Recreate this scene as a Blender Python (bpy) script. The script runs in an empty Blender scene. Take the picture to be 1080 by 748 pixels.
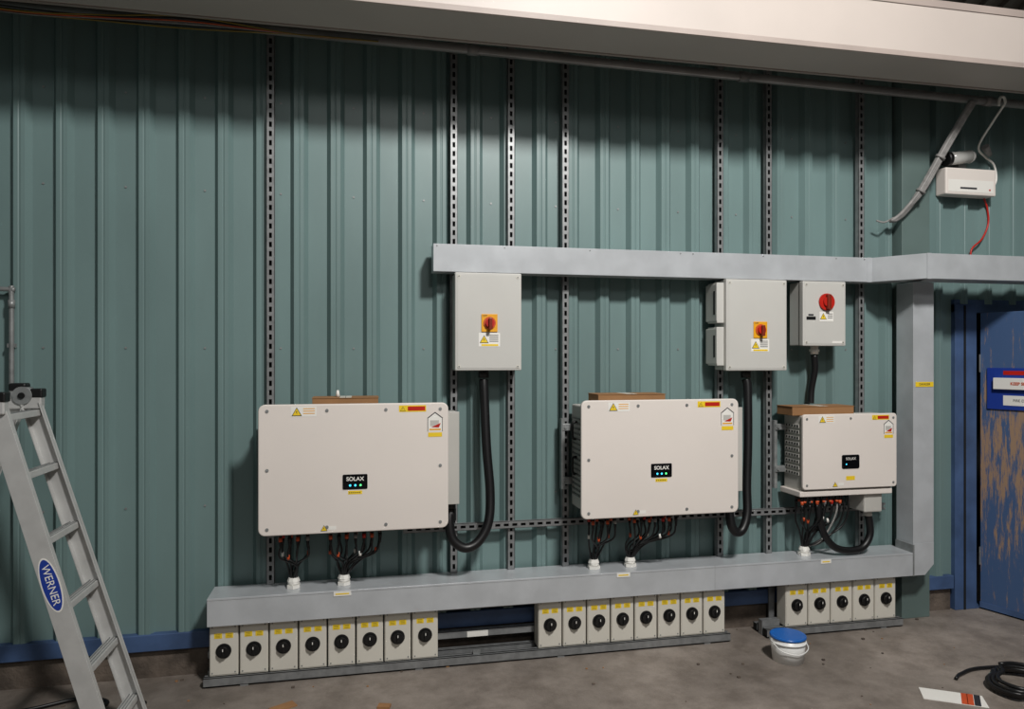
import bpy, bmesh, math, random
from mathutils import Vector, Matrix
random.seed(4)
sc=bpy.context.scene
sc.view_settings.view_transform='Standard'

# ---------------------------------------------------------------- materials
def s2l(c):
    return tuple(((v/255)/12.92 if v/255<=.04045 else ((v/255+.055)/1.055)**2.4) for v in c)
def mat(name,col,rough=.5,metal=0,var=0,scale=6,bump=0,col2=None,stretch=None,bscale=None,spec=None,emit=0):
    m=bpy.data.materials.new(name); m.use_nodes=True
    nt=m.node_tree; b=nt.nodes['Principled BSDF']
    c=s2l(col)
    b.inputs['Roughness'].default_value=rough
    b.inputs['Metallic'].default_value=metal
    if spec is not None: b.inputs['Specular IOR Level'].default_value=spec
    if emit:
        b.inputs['Emission Color'].default_value=(*c,1); b.inputs['Emission Strength'].default_value=emit
    tc=nt.nodes.new('ShaderNodeTexCoord'); mp=nt.nodes.new('ShaderNodeMapping')
    nt.links.new(tc.outputs['Object'],mp.inputs['Vector'])
    if stretch: mp.inputs['Scale'].default_value=stretch
    nz=nt.nodes.new('ShaderNodeTexNoise'); nz.inputs['Scale'].default_value=scale; nz.inputs['Detail'].default_value=6
    nt.links.new(mp.outputs[0],nz.inputs['Vector'])
    cr=nt.nodes.new('ShaderNodeValToRGB')
    c2=s2l(col2) if col2 else tuple(v*(1-var) for v in c)
    cr.color_ramp.elements[0].position=.35; cr.color_ramp.elements[1].position=.65
    cr.color_ramp.elements[0].color=(*c2,1); cr.color_ramp.elements[1].color=(*c,1)
    nt.links.new(nz.outputs['Fac'],cr.inputs['Fac']); nt.links.new(cr.outputs[0],b.inputs['Base Color'])
    if bump:
        n2=nt.nodes.new('ShaderNodeTexNoise'); n2.inputs['Scale'].default_value=bscale or scale*6; n2.inputs['Detail'].default_value=8
        nt.links.new(mp.outputs[0],n2.inputs['Vector'])
        bp=nt.nodes.new('ShaderNodeBump'); bp.inputs['Strength'].default_value=bump; bp.inputs['Distance'].default_value=.01
        nt.links.new(n2.outputs['Fac'],bp.inputs['Height']); nt.links.new(bp.outputs[0],b.inputs['Normal'])
    return m
M={}
M['green']=mat('green_cladding_paint',(114,138,137),.4,0,.17,2.0,.05,stretch=(1,1,.35))
M['greencol']=mat('green_steel_paint',(98,116,113),.45,0,.15,3,.05)
M['blue']=mat('blue_paint',(70,95,136),.55,0,.35,5,.1)
M['plinth']=mat('plinth_concrete',(110,98,88),.9,0,.55,7,.7)
M['galv']=mat('galvanised_sheet',(198,202,206),.30,.22,.13,7,.02)
M['galvd']=mat('galvanised_dull',(150,153,153),.45,.35,.3,20,.05)
M['strut']=mat('strut_steel',(146,148,149),.42,.4,.25,25,.03)
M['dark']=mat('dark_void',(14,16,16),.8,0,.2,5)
M['white']=mat('powder_coat_white',(228,220,213),.45,0,.03,3,.02,bscale=300)
M['body']=mat('powder_coat_grey',(190,188,182),.5,0,.06,4)
M['fin']=mat('heatsink_grey',(120,120,117),.55,.2,.1,8)
M['grey']=mat('enclosure_grey',(198,197,192),.5,0,.04,4)
M['lgrey']=mat('switch_housing_grey',(212,208,197),.5,0,.05,4)
M['black']=mat('black_plastic',(16,16,17),.45,0,.2,8)
M['cable']=mat('black_cable_jacket',(17,17,19),.42,0,.2,12)
M['screen']=mat('glossy_screen',(8,10,14),.12,0,.1,4)
M['led']=mat('status_led',(60,190,230),.4,0,.0,4,emit=2.0)
M['ledg']=mat('status_led_green',(80,220,120),.4,0,.0,4,emit=2.0)
M['yellow']=mat('yellow_sticker',(240,205,40),.5,0,.05,10)
M['yelp']=mat('yellow_switch_plate',(232,165,20),.5,0,.05,10)
M['red']=mat('red_plastic',(190,34,22),.4,0,.1,10)
M['dred']=mat('dark_red_handle',(130,40,20),.4,0,.1,10)
M['orange']=mat('orange_connector',(205,84,40),.45,0,.15,10)
M['stick']=mat('white_sticker',(236,234,228),.5,0,.03,10)
M['ink']=mat('sticker_ink',(40,42,48),.6,0,.1,10)
M['card']=mat('brown_cardboard',(158,116,76),.85,0,.18,6,.1)
M['alu']=mat('ladder_aluminium',(204,204,202),.40,.3,.12,12,.03)
M['bsk']=mat('ladder_sticker_blue',(32,60,150),.4,0,.05,8)
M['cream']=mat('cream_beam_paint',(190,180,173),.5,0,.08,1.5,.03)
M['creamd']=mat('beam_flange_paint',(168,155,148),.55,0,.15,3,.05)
M['pipe']=mat('grey_pipe',(140,136,134),.5,.2,.25,5,.05)
M['wires']=mat('yellow_wire',(150,125,45),.6,0,.2,5)
M['wgrey']=mat('grey_cable_sheath',(146,144,142),.55,0,.3,30,.2)
M['bucketw']=mat('white_bucket_plastic',(232,232,230),.35,0,.04,5)
M['bucketb']=mat('blue_bucket_lid',(32,104,190),.3,0,.06,5)
M['clear']=mat('lamp_clear_plastic',(200,200,196),.15,0,.1,8)
M['ceil']=mat('roof_sheet',(96,90,84),.7,0,.3,2)
def floor_mat():
    m=bpy.data.materials.new('stained_concrete'); m.use_nodes=True; nt=m.node_tree; b=nt.nodes['Principled BSDF']
    tc=nt.nodes.new('ShaderNodeTexCoord')
    a=nt.nodes.new('ShaderNodeTexNoise'); a.inputs['Scale'].default_value=.9; a.inputs['Detail'].default_value=10; a.inputs['Roughness'].default_value=.62
    c=nt.nodes.new('ShaderNodeTexNoise'); c.inputs['Scale'].default_value=5; c.inputs['Detail'].default_value=10; c.inputs['Roughness'].default_value=.7
    f=nt.nodes.new('ShaderNodeTexNoise'); f.inputs['Scale'].default_value=90; f.inputs['Detail'].default_value=5
    for n in (a,c,f): nt.links.new(tc.outputs['Object'],n.inputs['Vector'])
    r=nt.nodes.new('ShaderNodeValToRGB'); e=r.color_ramp.elements
    e[0].position=.33; e[0].color=(*s2l((104,96,89)),1); e[1].position=.68; e[1].color=(*s2l((158,148,139)),1)
    r2=nt.nodes.new('ShaderNodeValToRGB'); e=r2.color_ramp.elements
    e[0].position=.38; e[0].color=(.6,.58,.56,1); e[1].position=.6; e[1].color=(1,1,1,1)
    mx=nt.nodes.new('ShaderNodeMixRGB'); mx.blend_type='MULTIPLY'; mx.inputs[0].default_value=.8
    nt.links.new(a.outputs['Fac'],r.inputs[0]); nt.links.new(c.outputs['Fac'],r2.inputs[0])
    nt.links.new(r.outputs[0],mx.inputs[1]); nt.links.new(r2.outputs[0],mx.inputs[2]); nt.links.new(mx.outputs[0],b.inputs['Base Color'])
    rr=nt.nodes.new('ShaderNodeMapRange'); rr.inputs['To Min'].default_value=.4; rr.inputs['To Max'].default_value=.8
    nt.links.new(c.outputs['Fac'],rr.inputs['Value']); nt.links.new(rr.outputs[0],b.inputs['Roughness'])
    bp=nt.nodes.new('ShaderNodeBump'); bp.inputs['Strength'].default_value=.35; bp.inputs['Distance'].default_value=.006
    ad=nt.nodes.new('ShaderNodeMath'); nt.links.new(c.outputs['Fac'],ad.inputs[0]); nt.links.new(f.outputs['Fac'],ad.inputs[1])
    nt.links.new(ad.outputs[0],bp.inputs['Height']); nt.links.new(bp.outputs[0],b.inputs['Normal'])
    return m
M['floor']=floor_mat()
def door_mat():
    m=bpy.data.materials.new('worn_blue_door'); m.use_nodes=True; nt=m.node_tree; b=nt.nodes['Principled BSDF']
    b.inputs['Roughness'].default_value=.6
    tc=nt.nodes.new('ShaderNodeTexCoord'); mp=nt.nodes.new('ShaderNodeMapping'); mp.inputs['Scale'].default_value=(14,14,1.6)
    nt.links.new(tc.outputs['Object'],mp.inputs[0])
    n=nt.nodes.new('ShaderNodeTexNoise'); n.inputs['Scale'].default_value=2.2; n.inputs['Detail'].default_value=13; n.inputs['Roughness'].default_value=.8
    nt.links.new(mp.outputs[0],n.inputs['Vector'])
    sp=nt.nodes.new('ShaderNodeSeparateXYZ'); nt.links.new(tc.outputs['Object'],sp.inputs[0])
    r0=nt.nodes.new('ShaderNodeValToRGB'); e=r0.color_ramp.elements
    e[0].position=.0; e[0].color=(.0,.0,.0,1); e[1].position=1; e[1].color=(0,0,0,1)
    for p,v in ((.22,.45),(.45,1),(.72,.9),(.86,.1)):
        q=e.new(p); q.color=(v,v,v,1)
    dv=nt.nodes.new('ShaderNodeMath'); dv.operation='DIVIDE'; dv.inputs[1].default_value=2.0; nt.links.new(sp.outputs['Z'],dv.inputs[0]); nt.links.new(dv.outputs[0],r0.inputs[0])
    mu=nt.nodes.new('ShaderNodeMath'); mu.operation='MULTIPLY_ADD'; mu.inputs[1].default_value=.13; mu.inputs[2].default_value=-.08
    nt.links.new(r0.outputs[0],mu.inputs[0])
    ad=nt.nodes.new('ShaderNodeMath'); nt.links.new(n.outputs['Fac'],ad.inputs[0]); nt.links.new(mu.outputs[0],ad.inputs[1])
    r=nt.nodes.new('ShaderNodeValToRGB'); e=r.color_ramp.elements
    e[0].position=.50; e[0].color=(*s2l((66,92,132)),1); e[1].position=.57; e[1].color=(*s2l((158,130,106)),1)
    nt.links.new(ad.outputs[0],r.inputs[0]); nt.links.new(r.outputs[0],b.inputs['Base Color'])
    return m
M['door']=door_mat()

# ---------------------------------------------------------------- mesh builder
class B:
    def __init__(s): s.bm=bmesh.new(); s.mats=[]
    def mi(s,k):
        if k not in s.mats: s.mats.append(k)
        return s.mats.index(k)
    def merge(s,t,k,smooth=False):
        i=s.mi(k)
        for f in t.faces: f.material_index=i; f.smooth=smooth
        me=bpy.data.meshes.new('tmp'); t.to_mesh(me); t.free(); s.bm.from_mesh(me); bpy.data.meshes.remove(me)
    def box(s,x0,x1,y0,y1,z0,z1,k,bev=0,rot=None):
        t=bmesh.new(); v=[t.verts.new((x,y,z)) for x in (x0,x1) for y in (y0,y1) for z in (z0,z1)]
        for q in ((0,1,3,2),(4,6,7,5),(0,4,5,1),(2,3,7,6),(0,2,6,4),(1,5,7,3)): t.faces.new([v[j] for j in q])
        bmesh.ops.recalc_face_normals(t,faces=t.faces)
        if bev: bmesh.ops.bevel(t,geom=t.edges[:],offset=bev,segments=2,affect='EDGES',profile=.5)
        if rot: t.transform(rot)
        s.merge(t,k)
    def prism(s,pts,y0,y1,k,bev=0,smooth=False):
        t=bmesh.new(); a=[t.verts.new((p[0],y0,p[1])) for p in pts]; b=[t.verts.new((p[0],y1,p[1])) for p in pts]
        t.faces.new(a); t.faces.new(b[::-1]); n=len(pts)
        for i in range(n): t.faces.new((a[i],b[i],b[(i+1)%n],a[(i+1)%n]))
        bmesh.ops.recalc_face_normals(t,faces=t.faces)
        if bev:
            ed=[e for e in t.edges if abs(e.verts[0].co.y-e.verts[1].co.y)<1e-6]
            bmesh.ops.bevel(t,geom=ed,offset=bev,segments=3,affect='EDGES',profile=.5)
        s.merge(t,k,smooth)
    def rrect(s,x0,x1,z0,z1,r,y0,y1,k,bev=0):
        pts=[]
        for cx,cz,a0 in ((x1-r,z1-r,0),(x0+r,z1-r,90),(x0+r,z0+r,180),(x1-r,z0+r,270)):
            for j in range(7):
                a=math.radians(a0+j*15); pts.append((cx+r*math.cos(a),cz+r*math.sin(a)))
        s.prism(pts,y0,y1,k,bev)
    def cyl(s,p0,p1,r,k,seg=16,r2=None,smooth=True):
        p0=Vector(p0);p1=Vector(p1); d=p1-p0; t=bmesh.new()
        bmesh.ops.create_cone(t,cap_ends=True,segments=seg,radius1=r,radius2=r if r2 is None else r2,depth=d.length)
        t.transform(Matrix.Translation((p0+p1)/2)@d.to_track_quat('Z','Y').to_matrix().to_4x4())
        i=s.mi(k)
        for f in t.faces: f.smooth=smooth and len(f.verts)==4
        for f in t.faces: f.material_index=i
        me=bpy.data.meshes.new('tmp'); t.to_mesh(me); t.free(); s.bm.from_mesh(me); bpy.data.meshes.remove(me)
    def tube(s,pts,r,k,seg=10,sub=8,straight=False):
        P=[Vector(p) for p in pts]
        if not straight and len(P)>2:
            Q=[]; E=[P[0]*2-P[1]]+P+[P[-1]*2-P[-2]]
            for i in range(1,len(E)-2):
                for j in range(sub):
                    u=j/sub; a,b,c,d=E[i-1:i+3]
                    Q.append(.5*((2*b)+(c-a)*u+(2*a-5*b+4*c-d)*u*u+(3*b-a-3*c+d)*u**3))
            Q.append(P[-1]); P=Q
        t=bmesh.new(); rings=[]; up=None
        for i,p in enumerate(P):
            tg=(P[min(i+1,len(P)-1)]-P[max(i-1,0)]).normalized()
            if up is None:
                up=Vector((0,1,0)) if abs(tg.y)<.9 else Vector((1,0,0))
            up=(up-tg*up.dot(tg)).normalized(); w=tg.cross(up)
            rings.append([t.verts.new(p+r*(math.cos(2*math.pi*j/seg)*up+math.sin(2*math.pi*j/seg)*w)) for j in range(seg)])
        for a,b in zip(rings,rings[1:]):
            for j in range(seg): t.faces.new((a[j],a[(j+1)%seg],b[(j+1)%seg],b[j]))
        t.faces.new(rings[0][::-1]); t.faces.new(rings[-1])
        bmesh.ops.recalc_face_normals(t,faces=t.faces)
        s.merge(t,k,True)
    def bar(s,p0,p1,w,h,side,k,bev=0):
        p0=Vector(p0);p1=Vector(p1); d=p1-p0; z=d.normalized(); x=Vector(side); x=(x-z*x.dot(z)).normalized(); y=z.cross(x)
        R=Matrix((x,y,z)).transposed().to_4x4(); L=d.length
        s.box(-w/2,w/2,-h/2,h/2,0,L,k,bev,rot=Matrix.Translation(p0)@R)
    def disc(s,x,z,r,y0,y1,k,seg=20): s.cyl((x,y0,z),(x,y1,z),r,k,seg)
    def text(s,txt,size,k,mtx,align='CENTER',off=0):
        c=bpy.data.curves.new('t','FONT'); c.body=txt; c.size=size; c.align_x=align; c.align_y='CENTER'; c.extrude=.0004; c.offset=off
        o=bpy.data.objects.new('t',c); sc.collection.objects.link(o)
        dg=bpy.context.evaluated_depsgraph_get(); me=bpy.data.meshes.new_from_object(o.evaluated_get(dg))
        t=bmesh.new(); t.from_mesh(me); t.transform(mtx); s.merge(t,k)
        bpy.data.objects.remove(o); bpy.data.curves.remove(c); bpy.data.meshes.remove(me)
    def ftext(s,txt,size,k,x,y,z,off=0):
        s.text(txt,size,k,Matrix.Translation((x,y,z))@Matrix.Rotation(math.pi/2,4,'X'),off=off)
    def done(s,name):
        me=bpy.data.meshes.new(name); s.bm.to_mesh(me); s.bm.free()
        for k in s.mats: me.materials.append(M[k])
        o=bpy.data.objects.new(name,me); sc.collection.objects.link(o); return o

# ---------------------------------------------------------------- room
b=B(); b.box(-5,9,-9,1.2,-.1,0,'floor'); b.done('floor')
DEP=.036
def cladding(b,xa,xb,za,zb,pitch=.196,dep=DEP):
    i=math.floor(xa/pitch)-1; pts=[]
    while i*pitch<xb+pitch:
        c=i*pitch+.07
        pts+= [(c-.048,0),(c-.026,-dep),(c-.006,-dep),(c-.002,-dep+.003),(c+.002,-dep+.003),(c+.006,-dep),(c+.026,-dep),(c+.048,0)]
        i+=1
    pts=[(xa,0)]+[p for p in pts if xa<p[0]<xb]+[(xb,0)]
    t=bmesh.new(); lo=[t.verts.new((p[0],p[1],za)) for p in pts]; hi=[t.verts.new((p[0],p[1],zb)) for p in pts]
    lb=[t.verts.new((p[0],.05,za)) for p in pts]; hb=[t.verts.new((p[0],.05,zb)) for p in pts]
    for j in range(len(pts)-1):
        t.faces.new((lo[j],lo[j+1],hi[j+1],hi[j])); t.faces.new((lb[j+1],lb[j],hb[j],hb[j+1]))
        t.faces.new((hi[j],hi[j+1],hb[j+1],hb[j])); t.faces.new((lo[j+1],lo[j],lb[j],lb[j+1]))
    t.faces.new((lo[0],hi[0],hb[0],lb[0])); t.faces.new((hi[-1],lo[-1],lb[-1],hb[-1]))
    bmesh.ops.recalc_face_normals(t,faces=t.faces)
    b.merge(t,'green')
b=B()
cladding(b,-5,3.92,.15,4.0); cladding(b,3.92,5.12,2.06,4.0); cladding(b,5.12,9,.15,4.0)
for iz in (.9,1.75,2.6,3.1):
    for i in range(-8,20):
        x=i*.392-.028
        if x<3.85: b.disc(x,iz,.006,-.004,.0,'galvd',8)
b.done('wall_back')
b=B(); b.box(-5,3.9,-.012,.06,0,.15,'plinth'); b.box(5.14,9,-.012,.06,0,.15,'plinth'); b.done('baseboard_back')
b=B(); b.box(-5,3.9,-.044,-.0,.15,.238,'blue',.004); b.done('trim_1')
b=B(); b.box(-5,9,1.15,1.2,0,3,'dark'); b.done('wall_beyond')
b=B(); b.box(-5.1,-5,-9,1.2,0,7.6,'green'); b.done('wall_left')
b=B(); b.box(9,9.1,-9,1.2,0,7.6,'green'); b.done('wall_right')
# pitched corrugated roof rising away from the wall
b=B()
RR=Matrix.Translation((0,.1,3.98))@Matrix.Rotation(math.radians(-22),4,'X')
b.box(-5,9,-9.8,0,.0,.05,'ceil',rot=RR)
for i in range(93): b.box(-4.95+i*.15,-4.95+i*.15+.05,-9.8,0,-.035,.0,'ceil',rot=RR)
for i in range(7): b.box(-5,9,-1.0-i*1.4,-.93-i*1.4,-.18,-.035,'galvd',rot=RR)
b.done('ceiling')
b=B(); b.box(3.45,3.66,-.1,0.0,0,3.9,'greencol',.003); b.box(3.66,3.70,-.045,0.0,0,3.9,'greencol'); b.done('wall_column')

# door with frame
b=B()
b.box(3.918,4.09,-.035,.06,0,2.06,'blue',.004); b.box(4.99,5.14,-.035,.06,0,2.06,'blue',.004); b.box(3.918,5.14,-.03,.06,2.003,2.09,'blue',.004)
b.box(4.09,4.99,-.03,.06,0,.015,'blue')
b.box(3.985,4.0,-.039,-.03,0,2.05,'dark')
hx,hy=4.112,-.04; ang=math.atan2(-.954,.30)
R=Matrix.Translation((hx,hy,0))@Matrix.Rotation(ang,4,'Z')
b.box(0,.86,0,.045,.012,2.0,'door',.003,rot=R)
b.box(0,.86,-.006,0,.012,.05,'blue',rot=R)
b.box(.05,.42,-.012,0,1.357,1.63,'bsk',rot=R)
b.box(.10,.46,-.04,-.012,1.49,1.565,'stick',.003,rot=R)
b.box(.15,.40,-.014,-.012,1.585,1.612,'red',rot=R)
b.box(.15,.40,-.014,-.012,1.385,1.45,'stick',rot=R)
b.text('KEEP SHUT',.026,'orange',R@Matrix.Translation((.27,-.041,1.528))@Matrix.Rotation(math.pi/2,4,'X'),off=.0008)
b.text('FIRE DOOR',.024,'ink',R@Matrix.Translation((.27,-.0145,1.418))@Matrix.Rotation(math.pi/2,4,'X'))
b.box(0,.004,-.012,.05,.3,.42,'galvd',rot=R); b.box(0,.004,-.012,.05,1.6,1.72,'galvd',rot=R)
b.done('door_1')

# overhead beam (boxed steel), front face at 0.75 m from the wall
b=B()
b.box(-4.98,8.98,-.75,-.43,3.343,3.656,'cream',.006)
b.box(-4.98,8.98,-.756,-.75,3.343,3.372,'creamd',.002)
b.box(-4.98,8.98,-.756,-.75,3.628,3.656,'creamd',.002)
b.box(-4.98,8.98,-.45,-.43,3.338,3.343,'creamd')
b.box(-4.98,8.98,-.75,-.06,3.656,3.672,'creamd')  # unseen plate back to the wall, added to block light over the beam
b.done('overhead_beam')
b=B(); pz=lambda x:3.363-.0102*x
b.tube([(-4.95,-.31,pz(-4.95)),(8.95,-.31,pz(8.95))],.025,'pipe',14,straight=True)
for x in (-1,.6,2.2,3.9): b.cyl((x-.03,-.31,pz(x)),(x+.03,-.31,pz(x)),.030,'pipe',14)
for x in (-1.3,1.5,4.2): b.box(x-.012,x+.012,-.325,-.295,pz(x),3.65,'pipe')
for i,k in enumerate(('wires','black','wgrey','orange','black','wires')):
    o=i*.008
    b.tube([(-2.2,-.36-o,3.36+o*.5),(-1.6,-.37-o,3.315+.012*math.sin(i*2)),(-1.2,-.36-o*.5,3.315+o*.5),(-.8,-.36-o,3.315+o),(-.3,-.355,3.335),(.1,-.335,3.345)],.0035,k,6)
b.done('overhead_pipe')

# ---------------------------------------------------------------- slotted vertical channels
def slotted(b,p0,p1,horizontal=False,w=.041,dep=.034,yb=-.0385,k='strut'):
    L=abs((p1[0]-p0[0]) if horizontal else (p1[1]-p0[1]))
    a0=min(p0[0],p1[0]) if horizontal else min(p0[1],p1[1]); c=p0[1] if horizontal else p0[0]
    def bx(u0,u1,v0,v1,y0,y1,kk):
        if horizontal: b.box(u0,u1,y0,y1,v0,v1,kk)
        else: b.box(v0,v1,y0,y1,u0,u1,kk)
    yf=yb-dep
    bx(a0,a0+L,c-w/2,c-w/2+.013,yf,yf+.002,k); bx(a0,a0+L,c+w/2-.013,c+w/2,yf,yf+.002,k)
    bx(a0,a0+L,c-w/2,c-w/2+.002,yf,yb,k); bx(a0,a0+L,c+w/2-.002,c+w/2,yf,yb,k)
    bx(a0,a0+L,c-w/2+.002,c+w/2-.002,yb-.003,yb-.001,'dark')
    n=int(L/.05)
    for i in range(n+1): bx(a0+i*.05,min(a0+L,a0+i*.05+.021),c-.0075,c+.0075,yf,yf+.002,k)
for x in (-.467,.529,.862,1.189,2.179,2.511,3.171):
    b=B(); slotted(b,(x,.474),(x,3.654)); b.done('slotted_channel')
b=B(); slotted(b,(.243,.737),(3.33,.737),True,yb=-.073,dep=.022); b.done('slotted_crossrail')

# ---------------------------------------------------------------- trunking
def ypoly(b,pts,z0,z1,k,bev=0):
    t=bmesh.new(); a=[t.verts.new((p[0],p[1],z0)) for p in pts]; c=[t.verts.new((p[0],p[1],z1)) for p in pts]
    t.faces.new(a); t.faces.new(c[::-1]); n=len(pts)
    for i in range(n): t.faces.new((a[i],c[i],c[(i+1)%n],a[(i+1)%n]))
    bmesh.ops.recalc_face_normals(t,faces=t.faces)
    if bev: bmesh.ops.bevel(t,geom=t.edges[:],offset=bev,segments=2,affect='EDGES')
    b.merge(t,k)
b=B(); zt0,zt1=2.173,2.326
b.box(.40,3.16,-.19,-.073,zt0,zt1,'galv',.002)
ypoly(b,[(3.155,-.19),(3.335,-.44),(3.41,-.30),(3.27,-.12),(3.155,-.08)],zt0,zt1,'galv',.002)
b.box(3.335,6.6,-.44,-.26,zt0,zt1,'galv',.002)
b.box(3.12,3.15,-.1925,-.189,zt0-.001,zt1+.001,'galv')
b.box(3.335,3.365,-.4425,-.439,zt0-.001,zt1+.001,'galv')
for x in [.42,.8,1.3,1.86,1.94,2.4,2.9,3.1]: b.disc(x,zt1-.012,.004,-.193,-.189,'galvd',8)
b.done('cable_trunking_upper')
b=B(); zb0,zb1=.328,.472
b.box(-.755,3.41,-.25,-.045,zb0,zb1,'galv',.002)
b.box(-.756,3.41,-.2508,-.249,zb1-.0115,zb1-.010,'galvd')
b.box(2.0495,2.0505,-.2508,-.249,zb0,zb1,'galvd')
b.prism([(3.41,zb0),(3.49,zb0),(3.555,zb0+.065),(3.555,zb1+.06),(3.405,zb1+.06),(3.405,zb1)],-.25,-.102,'galv',.002)
b.box(3.405,3.555,-.249,-.103,zb1+.06,2.173,'galv',.002)
b.box(3.40,3.41,-.253,-.10,zb0,zb1+.05,'galvd')
for x,w in ((-.13,.09),(1.44,.08),(2.75,.07)):
    b.box(x,x+w,-.2535,-.2505,.443,.467,'stick'); b.box(x+.01,x+w-.01,-.254,-.2535,.451,.458,'yellow')
b.box(3.42,3.55,-.252,-.2495,1.515,1.545,'yellow')
b.ftext('DANGER',.02,'ink',3.485,-.2525,1.53)
b.done('cable_trunking_lower')

# ---------------------------------------------------------------- label helpers
def warn(b,x,z,s,y):
    b.prism([(x-s/2,z-s*.42),(x+s/2,z-s*.42),(x,z+s*.45)],y,y+.001,'ink')
    b.prism([(x-s*.40,z-s*.36),(x+s*.40,z-s*.36),(x,z+s*.34)],y-.0008,y,'yellow')
    b.prism([(x-.06*s,z+.12*s),(x+.08*s,z+.0*s),(x-.0*s,z-.02*s),(x+.05*s,z-.22*s),(x-.1*s,z-.0*s),(x,z+.02*s)],y-.0014,y-.0008,'ink')
def rot_switch(b,x,z,y,s=.09):
    b.box(x-s/2,x+s/2,y-.006,y,z-s*.55,z+s*.55,'yelp',.002)
    b.disc(x,z,s*.38,y-.012,y-.006,'orange',28)
    b.disc(x,z,s*.27,y-.028,y-.012,'red',28)
    b.box(x-s*.10,x+s*.10,y-.046,y-.028,z-s*.42,z+s*.30,'dred',.003)
    b.ftext('OFF',.014,'ink',x-s*.28,y-.0065,z+s*.44)

# ---------------------------------------------------------------- isolator boxes
def enclosure(x0,x1,z0,z1,y1=-.22,y0=-.073,hinge=False,sx=0,sz=0,plate=.09,std=True):
    b=B(); lid=.045
    b.box(x0+.004,x1-.004,y1+lid,y0,z0+.004,z1-.004,'grey',.004)
    b.box(x0,x1,y1,y1+lid-.004,z0,z1,'grey',.006)
    b.box(x0+.003,x1-.003,y1+lid-.004,y1+lid,z0+.003,z1-.003,'dark')
    b.box(x0+.012,x1-.012,y1-.002,y1,z0+.012,z1-.012,'grey',.001)
    for x in (x0+.022,x1-.022):
        for z in (z0+.022,z1-.022):
            b.disc(x,z,.009,y1-.004,y1-.001,'lgrey',14); b.disc(x,z,.005,y1-.005,y1-.004,'galvd',10)
    if hinge:
        for za,zb in ((z0+.03,(z0+z1)/2-.012),((z0+z1)/2+.012,z1-.02)):
            b.box(x0-.045,x0+.003,y1+.03,y0,za,zb,'grey',.004)
            b.box(x0-.052,x0-.044,y1+.02,y0+.01,za+.01,zb-.01,'grey',.003)
            b.box(x0-.053,x0-.052,y1+.04,y1+.06,za+.05,zb-.05,'dark')
    if std:
        rot_switch(b,sx,sz,y1-.002,plate)
        b.box(sx-.06,sx+.06,y1-.003,y1-.0018,sz-.13,sz-.055,'stick')
        warn(b,sx-.03,sz-.09,.05,y1-.004)
        for i in range(4): b.box(sx+.0,sx+.05,y1-.0036,y1-.003,sz-.07-i*.011,sz-.066-i*.011,'ink')
        b.box(sx-.045,sx+.05,y1-.0036,y1-.003,sz-.127,sz-.117,'yellow')
    return b
b=enclosure(.516,.890,1.627,2.168,sx=.707,sz=1.89)
b.cyl((.69,-.13,1.585),(.69,-.13,1.63),.03,'black',16); b.done('isolator_enclosure')
b=enclosure(2.139,2.541,1.62,2.168,hinge=True,sx=2.36,sz=1.865)
b.cyl((2.32,-.13,1.575),(2.32,-.13,1.625),.03,'black',16); b.done('isolator_enclosure')
b=enclosure(2.650,2.946,1.77,2.167,std=False)
x,z=2.807,2.04
b.disc(x,z,.052,-.235,-.222,'red',28); b.box(x-.012,x+.012,-.262,-.235,z-.045,z+.045,'dred',.004); b.disc(x,z,.03,-.248,-.235,'red',20)
b.box(x-.045,x+.05,-.2232,-.2218,z-.12,z-.06,'stick'); warn(b,x-.02,z-.088,.045,-.224)
for i in range(3): b.box(x+.01,x+.045,-.2236,-.2230,z-.075-i*.012,z-.071-i*.012,'ink')
b.box(2.672,2.735,-.2236,-.2218,1.93,1.95,'black'); b.box(2.685,2.72,-.2236,-.2218,1.955,1.965,'ink')
b.box(2.85,2.92,-.2236,-.2218,1.785,1.80,'stick')
b.cyl((2.79,-.13,1.72),(2.79,-.13,1.775),.024,'stick',16); b.cyl((2.79,-.13,1.735),(2.79,-.13,1.75),.03,'stick',6,smooth=False)
b.done('isolator_switchbox')

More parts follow.
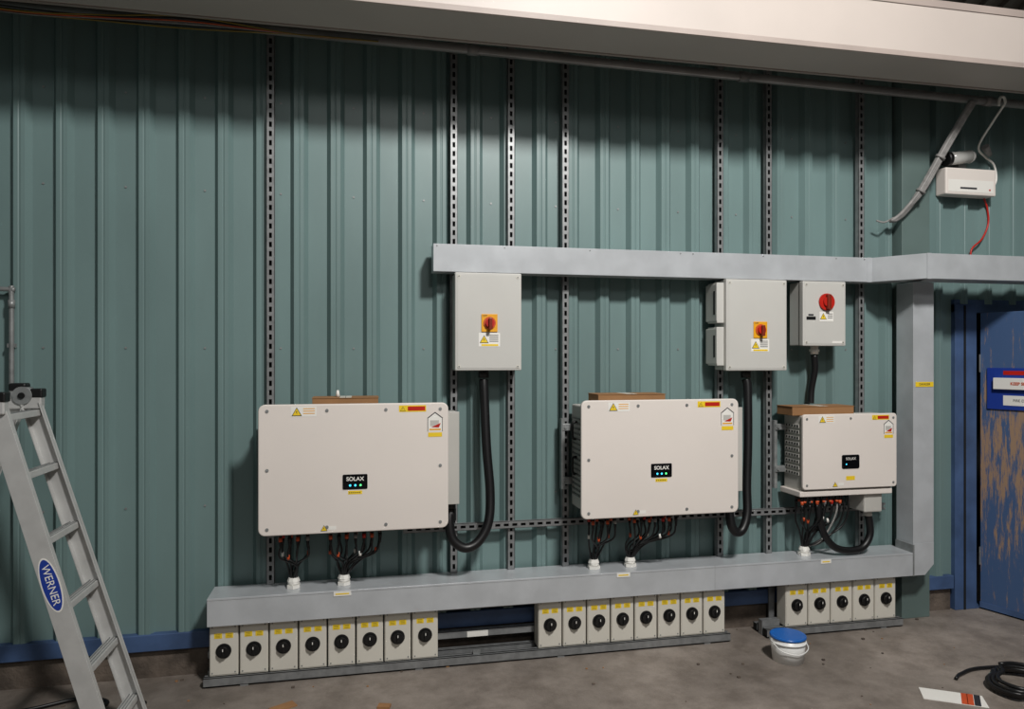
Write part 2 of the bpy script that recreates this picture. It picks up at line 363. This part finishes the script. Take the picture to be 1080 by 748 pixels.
# ---------------------------------------------------------------- inverters
def stickers(b,x0,x1,z0,z1,y,s=1.0):
    W=x1-x0
    lx=x0+W*.17
    b.box(lx-.005,lx+.12*s,y-.0008,y,z1-.062*s,z1-.012*s,'stick'); warn(b,lx+.024*s,z1-.037*s,.05*s,y-.002)
    for i in range(3): b.box(lx+.055*s,lx+.112*s,y-.0014,y-.0008,z1-.024*s-i*.012,z1-.020*s-i*.012,'yelp')
    rx=x0+W*.73
    b.box(rx,rx+.14*s,y-.0008,y,z1-.046*s,z1-.012*s,'yellow'); b.box(rx+.045*s,rx+.135*s,y-.0014,y-.0008,z1-.040*s,z1-.018*s,'red')
    warn(b,rx+.02*s,z1-.03*s,.028*s,y-.002)
    hx=x1-.07*s; hz=z1-.11*s
    b.prism([(hx-.04*s,hz-.04*s),(hx+.04*s,hz-.04*s),(hx+.04*s,hz+.03*s),(hx,hz+.06*s),(hx-.04*s,hz+.03*s)],y-.0008,y,'stick')
    b.prism([(hx-.042*s,hz+.03*s),(hx,hz+.062*s),(hx+.042*s,hz+.03*s),(hx+.034*s,hz+.03*s),(hx,hz+.056*s),(hx-.034*s,hz+.03*s)],y-.0014,y-.0008,'ink')
    for q in (-1,1): b.box(hx+q*.038*s-.0015,hx+q*.038*s+.0015,y-.0014,y-.0008,hz-.04*s,hz+.03*s,'ink')
    b.box(hx-.026*s,hx+.02*s,y-.0014,y-.0008,hz-.012*s,hz+.018*s,'body'); b.prism([(hx-.02*s,hz-.018),(hx+.03*s,hz+.004*s),(hx+.02*s,hz-.02)],y-.0018,y-.0012,'red')
    b.box(hx-.036*s,hx+.036*s,y-.0014,y-.0008,hz-.068*s,hz-.046*s,'yellow')
    b.box(hx-.03*s,hx+.03*s,y-.0014,y-.0008,hz-.034*s,hz-.026*s,'yelp')
    warn(b,x0+W*.335,z0+.028,.034,y-.002); b.box(x0+W*.335+.022,x0+W*.335+.06,y-.0008,y,z0+.018,z0+.036,'stick')

def big_inverter(x0,x1,z0,z1):
    b=B(); yf=-.38
    b.rrect(x0,x1,z0,z1,.034,yf,yf+.022,'white',.006)
    b.rrect(x0+.012,x1-.012,z0+.012,z1-.012,.03,yf+.022,yf+.035,'black')
    b.box(x0+.03,x1-.03,-.345,-.10,z0+.03,z1-.035,'body',.008)
    b.box(x0+.022,x0+.032,-.335,-.30,z0+.05,z1-.05,'body',.003)
    for i in range(16):
        z=z0+.10+i*.029
        b.box(x0+.022,x0+.031,-.27,-.12,z,z+.008,'fin')
        b.box(x1-.031,x1-.022,-.27,-.12,z,z+.008,'fin')
    for zz in (z0+.17,z1-.17):
        b.box(x0-.03,x0+.03,-.115,-.075,zz-.02,zz+.02,'galvd',.002)
        b.disc(x0-.012,zz,.01,-.122,-.115,'galvd',6)
        b.box(x1-.03,x1+.095,-.115,-.075,zz-.02,zz+.02,'galvd',.002)
        b.disc(x1+.08,zz,.01,-.122,-.115,'galvd',6)
    for xx in (x0-.035,x1+.075): b.box(xx,xx+.02,-.11,-.073,z0+.12,z1-.12,'galvd')
    for zz in (z0+.22,z0+.42): b.tube([(x0+.03,-.2,zz),(x0+.006,-.2,zz+.01),(x0+.006,-.2,zz+.09),(x0+.03,-.2,zz+.10)],.007,'black',8,4)
    b.box(x1-.03,x1+.066,-.30,-.12,z0+.11,z1-.06,'body',.006)
    b.box(x1-.0,x1+.068,-.305,-.297,z0+.105,z1-.055,'body',.003)
    b.cyl((x1+.03,-.22,z0+.06),(x1+.03,-.22,z0+.112),.03,'black',16)
    W=x1-x0;H=z1-z0
    for fx,fz in ((.045,.05),(.955,.05),(.045,.95),(.955,.95),(.045,.5),(.955,.5),(.35,.95),(.66,.95),(.35,.05),(.66,.05)):
        b.disc(x0+W*fx,z0+H*fz,.0085,yf-.003,yf,'galvd',12)
    cx=(x0+x1)/2-.003; cz=z0+H*.39
    b.rrect(cx-.062,cx+.062,cz-.036,cz+.04,.006,yf-.003,yf,'screen')
    b.ftext('SOLAX',.028,'stick',cx,yf-.0035,cz+.016,off=.0006)
    for i,k in enumerate(('led','led','ledg')): b.disc(cx-.025+i*.026,cz-.016,.0055,yf-.0042,yf-.003,k,10)
    b.box(cx-.035,cx+.035,yf-.0008,yf,cz-.062,cz-.044,'yellow')
    for i in range(6): b.box(cx-.03+i*.01,cx-.025+i*.01,yf-.0014,yf-.0008,cz-.056,cz-.051,'ink')
    stickers(b,x0,x1,z0,z1,yf)
    b.box(x0+.06,x0+.70,-.33,-.15,z0+.005,z0+.032,'black',.003)
    return b
def mc4(b,x,y,z,dest,i,n):
    b.cyl((x,y,z),(x,y,z-.038),.0085,'black',8)
    k=('orange','black','orange','wgrey','red')[i%5]
    b.cyl((x,y,z-.038),(x,y,z-.060),.0098,k,8)
    b.cyl((x,y,z-.060),(x,y,z-.09),.0085,'black',8,.006)
    dx,dy,dz=dest; a=2*math.pi*i/n; jx=.015*math.cos(a); jy=.015*math.sin(a)
    w=random.uniform(-.012,.012)
    b.tube([(x,y,z-.08),(x+(dx-x)*.10+w,y+(dy-y)*.1,z-.08-(z-.08-dz)*.33),(dx+jx*1.4+(x-dx)*.30-w,dy+jy+(y-dy)*.25,dz+(z-.08-dz)*.32),(dx+jx,dy+jy,dz-.01)],.0054,'cable',7,6)
    if i%3==1:
        q=z-.08-(z-.08-dz)*.33; px=x+(dx-x)*.10+w; py=y+(dy-y)*.1
        b.cyl((px,py,q-.012),(px,py,q+.012),.0075,'orange' if i%2 else 'stick',8)
def gland(b,x,y,z):
    b.cyl((x,y,z),(x,y,z+.018),.037,'stick',6,smooth=False); b.cyl((x,y,z+.018),(x,y,z+.035),.03,'stick',18)
    b.cyl((x,y,z+.035),(x,y,z+.055),.034,'stick',8,.026,smooth=False)
def bundle(b,xs,ys,z,dest):
    n=len(xs)*len(ys); i=0
    for yy in ys:
        for xx in xs: mc4(b,xx+random.uniform(-.004,.004),yy,z,dest,i,n); i+=1
    gland(b,dest[0],dest[1],.473)
    b.tube([(dest[0]-.018,dest[1],dest[2]+.028),(dest[0],dest[1]-.02,dest[2]+.03),(dest[0]+.018,dest[1],dest[2]+.028),(dest[0],dest[1]+.02,dest[2]+.028)],.003,'black',6,5)
def lin(a,c,n): return [a+(c-a)*i/(n-1) for i in range(n)]
def AC(b,P,r=.026):
    b.tube(P,r,'cable',14)
ac1=[(.69,-.13,1.575),(.692,-.14,1.50),(.70,-.17,1.2),(.715,-.2,.95),(.70,-.23,.79),(.64,-.25,.69),(.565,-.26,.662),(.50,-.255,.71),(.482,-.24,.80),(.49,-.22,.865)]
ac2=[(2.32,-.13,1.565),(2.325,-.14,1.5),(2.31,-.17,1.2),(2.285,-.2,.93),(2.27,-.23,.77),(2.23,-.25,.68),(2.185,-.255,.665),(2.155,-.25,.71),(2.15,-.235,.80),(2.159,-.22,.875)]
for (x0,x1,z0,z1,g1,g2,ac) in ((-.491,.460,.806,1.463,-.340,-.078,ac1),(1.188,2.129,.812,1.463,1.336,1.56,ac2)):
    b=big_inverter(x0,x1,z0,z1); zz=z0+.008
    bundle(b,lin(x0+.10,x0+.23,4),(-.29,-.21),zz,(g1,-.15,.535))
    bundle(b,lin(x0+.345,x0+.60,7),(-.29,-.22),zz,(g2,-.15,.535))
    AC(b,ac); b.cyl((x1+.03,-.22,z0-.0),(x1+.03,-.22,z0+.065),.032,'black',14)
    b.done('solar_inverter')

# small inverter
x0,x1,z0,z1=2.596,3.243,.905,1.357; yf=-.30
b=B()
b.rrect(x0,x1,z0,z1,.02,yf,yf+.02,'white',.005)
b.rrect(x0+.01,x1-.01,z0+.01,z1-.01,.02,yf+.02,yf+.03,'black')
b.box(x0+.012,x1-.015,-.27,-.085,z0-.03,z1-.01,'body',.006)
b.box(x0-.01,x1-.02,-.285,-.075,z0-.045,z0-.012,'white',.005)
for i in range(9):
    z=z0+.08+i*.036
    b.box(x0+.004,x0+.013,-.25,-.11,z,z+.02,'body')
    for j in range(5): b.box(x0+.003,x0+.005,-.245+j*.028,-.232+j*.028,z+.004,z+.016,'dark')
for zz in (z0+.1,z1-.09):
    b.box(x0-.06,x0+.02,-.11,-.073,zz-.018,zz+.018,'galvd',.002); b.disc(x0-.045,zz,.009,-.118,-.11,'galvd',6)
    b.box(x1-.03,x1+.03,-.11,-.073,zz-.018,zz+.018,'galvd',.002)
b.box(x0-.065,x0-.045,-.10,-.073,z0-.02,z1-.05,'galvd')
for fx,fz in ((.04,.06),(.96,.06),(.04,.94),(.96,.94),(.5,.94)):
    b.disc(x0+(x1-x0)*fx,z0+(z1-z0)*fz,.007,yf-.003,yf,'galvd',12)
cx,cz=2.918,1.067
b.rrect(cx-.06,cx+.06,cz-.042,cz+.042,.01,yf-.003,yf,'screen')
b.ftext('SOLAX',.022,'stick',cx,yf-.0035,cz+.018); b.disc(cx-.03,cz-.015,.004,yf-.004,yf-.003,'led',8)
stickers(b,x0,x1,z0,z1,yf,.85)
b.box(cx-.03,cx+.03,yf-.0008,yf,z0+.05,z0+.075,'yellow')
b.box(3.045,3.172,-.26,-.11,.743,.895,'body',.008); b.cyl((3.115,-.2,.71),(3.115,-.2,.745),.026,'body',14)
for xx in lin(2.64,2.86,6):
    for yy in (-.25,-.19):
        b.cyl((xx,yy,z0-.045),(xx,yy,z0-.075),.012,'black',8); b.cyl((xx,yy,z0-.075),(xx,yy,z0-.088),.011,'orange',8)
bundle(b,lin(2.625,2.88,6),(-.25,-.19),z0-.04,(2.705,-.15,.535))
for k,(xa,xb_) in enumerate(((2.85,2.80),(2.9,2.82),(2.93,2.78))):
    b.tube([(xa,-.22,z0-.03),(xa+.02,-.24,.78),(xa-.02,-.23,.66),(xb_-.03,-.2,.56),(2.715,-.16,.53)],.006,'black' if k else 'wgrey',7)
AC(b,[(3.115,-.2,.73),(3.13,-.2,.66),(3.125,-.205,.58),(3.07,-.21,.515),(2.97,-.215,.502),(2.87,-.215,.53),(2.80,-.215,.61),(2.765,-.215,.72),(2.755,-.21,.86)],.022)
b.done('solar_inverter_small')
b=B(); b.tube([(2.79,-.13,1.715),(2.80,-.12,1.62),(2.79,-.10,1.5),(2.785,-.1,1.410)],.02,'cable',12); b.done('power_cable')

def carton(x0,x1,y0,y1,z0,z1):
    b=B(); b.box(x0,x1,y0,y1,z0,z1,'card',.002)
    b.box(x0-.003,x1+.003,y0-.003,y1-.0,z1,z1+.003,'card')
    b.box((x0+x1)/2-.001,(x0+x1)/2+.001,y0-.004,y1,z1+.001,z1+.004,'dark')
    b.box((x0+x1)/2-.03,(x0+x1)/2+.03,y0-.001,y1,z1+.003,z1+.0036,'lgrey'); return b
b=carton(-.235,.10,-.30,-.12,1.430,1.487); b.done('cardboard_box')
b=carton(1.313,1.715,-.30,-.12,1.430,1.489); b.done('cardboard_box')
b=carton(2.555,2.976,-.255,-.09,1.348,1.400); b.done('cardboard_box')
b=B(); b.cyl((-.11,-.2,1.491),(-.11,-.2,1.525),.012,'stick',12,.006); b.done('sealant_nozzle')

# ---------------------------------------------------------------- DC isolators on their rails
def rail(b,xa,xb,y0,y1,z0,z1):
    b.box(xa,xb,y0,y1,z0,z0+.003,'strut'); b.box(xa,xb,y0,y0+.003,z0,z1,'strut'); b.box(xa,xb,y1-.003,y1,z0,z1,'strut')
    b.box(xa,xb,y0,y0+.014,z1-.003,z1,'strut'); b.box(xa,xb,y1-.014,y1,z1-.003,z1,'strut'); b.box(xa,xa+.001,y0,y1,z0,z1,'dark')
def dc_group(b,x0,n,p):
    for i in range(n):
        a=x0+i*p+.004; c=x0+(i+1)*p-.004; m=(a+c)/2
        b.box(a,c,-.20,-.104,.055,.325,'lgrey',.004)
        b.box(a+.004,c-.004,-.203,-.199,.062,.318,'lgrey',.002)
        b.disc(m,.185,.038,-.209,-.2025,'black',26); b.disc(m,.185,.026,-.228,-.209,'black',22)
        b.box(m-.006,m+.006,-.236,-.226,.163,.207,'black',.002)
        b.box(m-.002,m+.002,-.2365,-.236,.192,.205,'stick')
        b.box(m-.046,m-.008,-.2042,-.203,.250,.276,'yellow'); b.box(m+.008,m+.046,-.2042,-.203,.250,.276,'yellow')
        for q in (-.028,.027):
            for k in range(3): b.box(m+q-.012,m+q+.012,-.2047,-.2042,.255+k*.007,.2565+k*.007,'ink')
        for zz in (.073,.308):
            for xx in (a+.014,c-.014): b.disc(xx,zz,.004,-.2045,-.203,'galvd',8)
b=B()
dc_group(b,-.756,8,.148); dc_group(b,.9875,8,.1445)
rail(b,-.78,2.17,-.215,-.17,.008,.053); rail(b,-.78,2.17,-.10,-.06,.008,.05); rail(b,-.78,2.17,-.10,-.06,.11,.15); rail(b,-.5,2.15,-.10,-.06,.27,.32)
for x in (-.6,.3,1.1,2.0): b.box(x,x+.04,-.215,-.05,.0,.008,'strut')
for x in (-.6,.3,1.1,2.0): b.box(x,x+.04,-.058,-.046,.0,.326,'strut')
b.box(.62,.66,-.2,-.18,.054,.07,'galvd'); b.box(.60,.72,-.106,-.10,.115,.145,'stick')
b.done('dc_isolator_bank')
b=B(); dc_group(b,2.541,5,.156)
rail(b,2.41,3.36,-.215,-.17,.008,.053); rail(b,2.41,3.36,-.10,-.06,.008,.05); rail(b,2.5,3.36,-.10,-.06,.27,.32)
for x in (2.44,3.2): b.box(x,x+.04,-.215,-.05,.0,.008,'strut'); b.box(x+.08,x+.12,-.058,-.046,.0,.326,'strut')
b.box(2.41,2.53,-.16,-.12,.0,.09,'strut')
b.done('dc_isolator_bank')

# ---------------------------------------------------------------- emergency light + wiring upper right
b=B()
b.box(3.76,4.153,-.125,-.037,2.772,2.948,'white',.008); b.box(3.78,4.13,-.1265,-.125,2.79,2.87,'stick'); b.box(3.87,4.0,-.127,-.1265,2.81,2.822,'ink')
b.box(3.90,3.96,-.08,-.037,2.945,2.985,'galvd')
b.cyl((3.79,-.11,3.005),(3.96,-.11,3.03),.042,'clear',20); b.cyl((3.77,-.11,3.002),(3.80,-.11,3.006),.045,'black',20); b.cyl((3.955,-.11,3.029),(3.985,-.11,3.033),.044,'clear',20,.03)
b.disc(4.10,2.81,.006,-.129,-.125,'red',8)
b.tube([(4.12,-.06,2.78),(4.16,-.05,2.70),(4.17,-.045,2.6),(4.12,-.045,2.50),(4.04,-.045,2.43),(4.03,-.045,2.35)],.006,'red',8)
b.tube([(3.98,-.36,3.30),(3.985,-.27,3.22),(4.02,-.12,3.10),(4.12,-.07,3.05),(4.19,-.07,3.0),(4.21,-.07,2.9),(4.17,-.07,2.83),(4.14,-.08,2.83)],.007,'stick',8)
b.cyl((4.07,-.12,3.10),(4.13,-.10,3.05),.026,'wgrey',12,.014)
b.tube([(3.93,-.36,3.28),(3.94,-.36,3.33),(3.97,-.36,3.335),(3.98,-.36,3.30)],.008,'stick',8)
b.done('emergency_light')
b=B()
for i in range(6):
    ox=.013*(i%3); oy=.013*(i//3)
    b.tube([(3.34+ox,-.12-oy,2.575),(3.40+ox,-.14-oy,2.60+.008*i),(3.50+ox,-.18-oy,2.76),(3.60+ox,-.23-oy,2.97),(3.70+ox,-.30-oy,3.20),(3.735+ox,-.345-oy,3.30)],.0115,'wgrey',7)
for (x,y,z) in ((3.50,-.18,2.76),(3.60,-.23,2.97)): b.cyl((x+.009,y-.006,z-.006),(x+.016,y-.010,z+.006),.031,'wgrey',12)
b.tube([(3.37,-.12,2.60),(3.31,-.11,2.57),(3.26,-.10,2.58)],.006,'wgrey',6)
b.done('cable_bundle')

# thin conduit on far left
b=B(); b.tube([(-2.3,-.05,2.046),(-1.76,-.05,2.046),(-1.728,-.05,2.035),(-1.722,-.05,2.0),(-1.722,-.05,1.3)],.012,'galvd',10)
b.cyl((-1.722,-.05,1.95),(-1.722,-.05,1.99),.016,'galvd',10)
for z in (1.75,1.32): b.box(-1.74,-1.704,-.055,-.0,z,z+.02,'galvd')
b.done('wall_conduit')

# ---------------------------------------------------------------- step ladder
b=B()
Af=Vector((-.982,-.526,.0)); At=Vector((-1.434,-.54,1.50)); Bf=Vector((-.99,-.924,.0)); Bt=Vector((-1.434,-.885,1.50))
def chan(b,p0,p1,inner):
    b.bar(p0,p1,.078,.006,(1,0,0),'alu',.001)
    for s in (-1,1):
        off=Vector((s*.037,inner*.014,0)); b.bar(p0+off,p1+off,.005,.03,(1,0,0),'alu',.001)
chan(b,Af,At,-1); chan(b,Bf,Bt,1)
for z in (.13,.40,.67,.94,1.21,1.45):
    t=z/1.5; pa=Af.lerp(At,t); pb=Bf.lerp(Bt,t)
    b.bar(pa,pb,.05,.028,(1,0,.12),'alu',.003)
    for j in (-1,0,1): b.bar(pa+Vector((j*.014,0,.0155)),pb+Vector((j*.014,0,.0155)),.004,.004,(1,0,0),'galvd')
Ar=Vector((-2.0,-.526,0)); Br=Vector((-2.0,-.924,0)); Art=At+Vector((-.06,.0,0)); Brt=Bt+Vector((-.06,0,0))
chan(b,Ar,Art,-1); chan(b,Br,Brt,1)
for z in (.2,.6,1.0,1.35):
    t=z/1.5; b.bar(Ar.lerp(Art,t),Br.lerp(Brt,t),.03,.02,(1,0,0),'alu',.002)
for p in (At,Bt):
    b.box(p.x-.10,p.x+.045,p.y-.022,p.y+.022,p.z-.03,p.z+.03,'alu',.006)
    b.cyl((p.x-.03,p.y-.03,p.z+.03),(p.x-.03,p.y+.03,p.z+.03),.04,'galvd',20)
    b.cyl((p.x-.03,p.y-.036,p.z+.03),(p.x-.03,p.y+.036,p.z+.03),.014,'black',12)
    b.box(p.x-.085,p.x-.015,p.y-.028,p.y+.028,p.z+.05,p.z+.085,'black',.008)
    b.box(p.x+.0,p.x+.05,p.y-.026,p.y+.026,p.z+.02,p.z+.06,'black',.006)
for p in (Af,Bf,Ar,Br): b.box(p.x-.045,p.x+.045,p.y-.02,p.y+.02,0,.035,'black',.005)
d=(Bt-Bf).normalized(); c=Bf+d*(.81); n=Vector((0,-1,0)); n=(n-d*n.dot(d)).normalized(); xx=d.cross(n).normalized()
T=Matrix((d,-xx,n)).transposed().to_4x4()
if T.determinant()<0: T=Matrix((d,xx,n)).transposed().to_4x4()
def oval(b,a,e,off,k):
    t=bmesh.new(); vs=[t.verts.new((a*math.cos(i*math.pi/20),e*math.sin(i*math.pi/20),off)) for i in range(40)]; t.faces.new(vs)
    t.transform(Matrix.Translation(c)@T); b.merge(t,k)
oval(b,.115,.036,.0042,'stick'); oval(b,.108,.031,.0048,'bsk')
flip=Matrix.Rotation(math.pi,4,'Z')
b.text('WERNER',.042,'stick',Matrix.Translation(c+n*.0055)@T@flip)
b.box(-1.95,-1.50,-.90,-.53,1.40,1.43,'alu',.004)
b.done('step_ladder')
b=B(); b.tube([(-2.2,-.3,.012),(-1.9,-.25,.012),(-1.6,-.3,.012),(-1.35,-.22,.012),(-1.2,-.3,.012),(-1.35,-.42,.012),(-1.6,-.5,.012),(-1.4,-.65,.012),(-1.15,-.7,.012),(-1.1,-.45,.012),(-1.02,-.33,.012)],.009,'cable',8); b.done('extension_lead')

# ---------------------------------------------------------------- bucket
b=B(); cx,cy=2.359,-.511
b.cyl((cx,cy,.0),(cx,cy,.132),.084,'bucketw',32,.095)
b.cyl((cx,cy,.106),(cx,cy,.113),.099,'bucketw',32)
b.cyl((cx,cy,.132),(cx,cy,.142),.0985,'bucketb',32); b.cyl((cx,cy,.142),(cx,cy,.145),.0985,'bucketb',32,.094); b.cyl((cx,cy,.1451),(cx,cy,.1455),.080,'bucketb',32)
b.tube([(cx-.099,cy-.01,.108),(cx-.08,cy-.070,.080),(cx,cy-.104,.066),(cx+.08,cy-.070,.080),(cx+.099,cy-.01,.108)],.003,'bucketw',6)
b.done('plastic_bucket')
b=B(); R=Matrix.Translation((2.90,-1.09,.0))@Matrix.Rotation(math.radians(-32),4,'Z')
b.box(-.14,.14,-.065,.065,.001,.004,'stick',rot=R)
for x,k in ((.045,'orange'),(.07,'orange'),(.10,'ink')):
    t=bmesh.new(); t.faces.new([t.verts.new(v) for v in ((x-.02,-.065,.0045),(x+.008,-.065,.0045),(x+.03,.065,.0045),(x+.002,.065,.0045))]); t.transform(R); b.merge(t,k)
b.done('paper_leaflet')
b=B(); pts=[]
for i in range(80):
    a=i*.42; r=.125+.025*math.sin(i*.37)+.01*(i%5); pts.append((3.36+r*1.25*math.cos(a),-1.09+r*math.sin(a),.014+.0007*i+.005*math.sin(i*1.3)))
b.tube(pts,.010,'cable',7,3)
b.tube([(3.07,-.93,.012),(3.14,-.89,.012),(3.3,-.85,.012),(3.6,-.9,.012),(3.9,-1.1,.012)],.009,'cable',7)
b.tube([(3.25,-.96,.03),(3.4,-.92,.03),(3.6,-1.0,.02),(3.9,-1.2,.012)],.007,'greencol',7)
b.done('cable_coil')
b=B()
R2=Matrix.Translation((-.36,-.50,0))@Matrix.Rotation(.5,4,'Z'); b.box(-.06,.06,-.03,.03,.0,.006,'card',rot=R2)
R2=Matrix.Translation((.12,-.60,0))@Matrix.Rotation(-.3,4,'Z'); b.box(-.03,.03,-.02,.02,.0,.012,'card',rot=R2)
for i in range(80):
    x=random.uniform(-1.5,3.6); y=random.uniform(-.35,-.02) if i%2 else random.uniform(-1.1,-.3); s=random.uniform(.003,.009)
    b.box(x-s,x+s,y-s*.7,y+s*.7,0,s,random.choice(['plinth','plinth','card']),.001)
b.done('floor_debris')

# ---------------------------------------------------------------- lights
def area(name,loc,target,size,power,col):
    l=bpy.data.lights.new(name,'AREA'); l.shape='DISK'; l.size=size; l.energy=power; l.color=col
    o=bpy.data.objects.new(name,l); sc.collection.objects.link(o); o.location=loc
    o.rotation_euler=(Vector(target)-Vector(loc)).to_track_quat('-Z','Y').to_euler(); return o
area('high_bay_lamp',(1.7,-4.3,5.2),(1.6,0,.7),.6,290,(1,.975,.94))
area('fill_light_far',(.8,-8.2,5.4),(1,0,.6),1.2,60,(1,.97,.94))  # added fill light far behind the camera, softens the shadows
w=bpy.data.worlds.new('w'); sc.world=w; w.use_nodes=True
w.node_tree.nodes['Background'].inputs[0].default_value=(.92,.96,1,1); w.node_tree.nodes['Background'].inputs[1].default_value=.075

# ---------------------------------------------------------------- camera
cam=bpy.data.cameras.new('camera'); co=bpy.data.objects.new('camera',cam); sc.collection.objects.link(co)
co.location=(0,-4.15,1.70); co.rotation_euler=(math.radians(90),0,math.radians(-12))
cam.sensor_width=36; cam.lens=760/1080*36; cam.shift_y=3/1080; cam.clip_start=.05
sc.camera=co
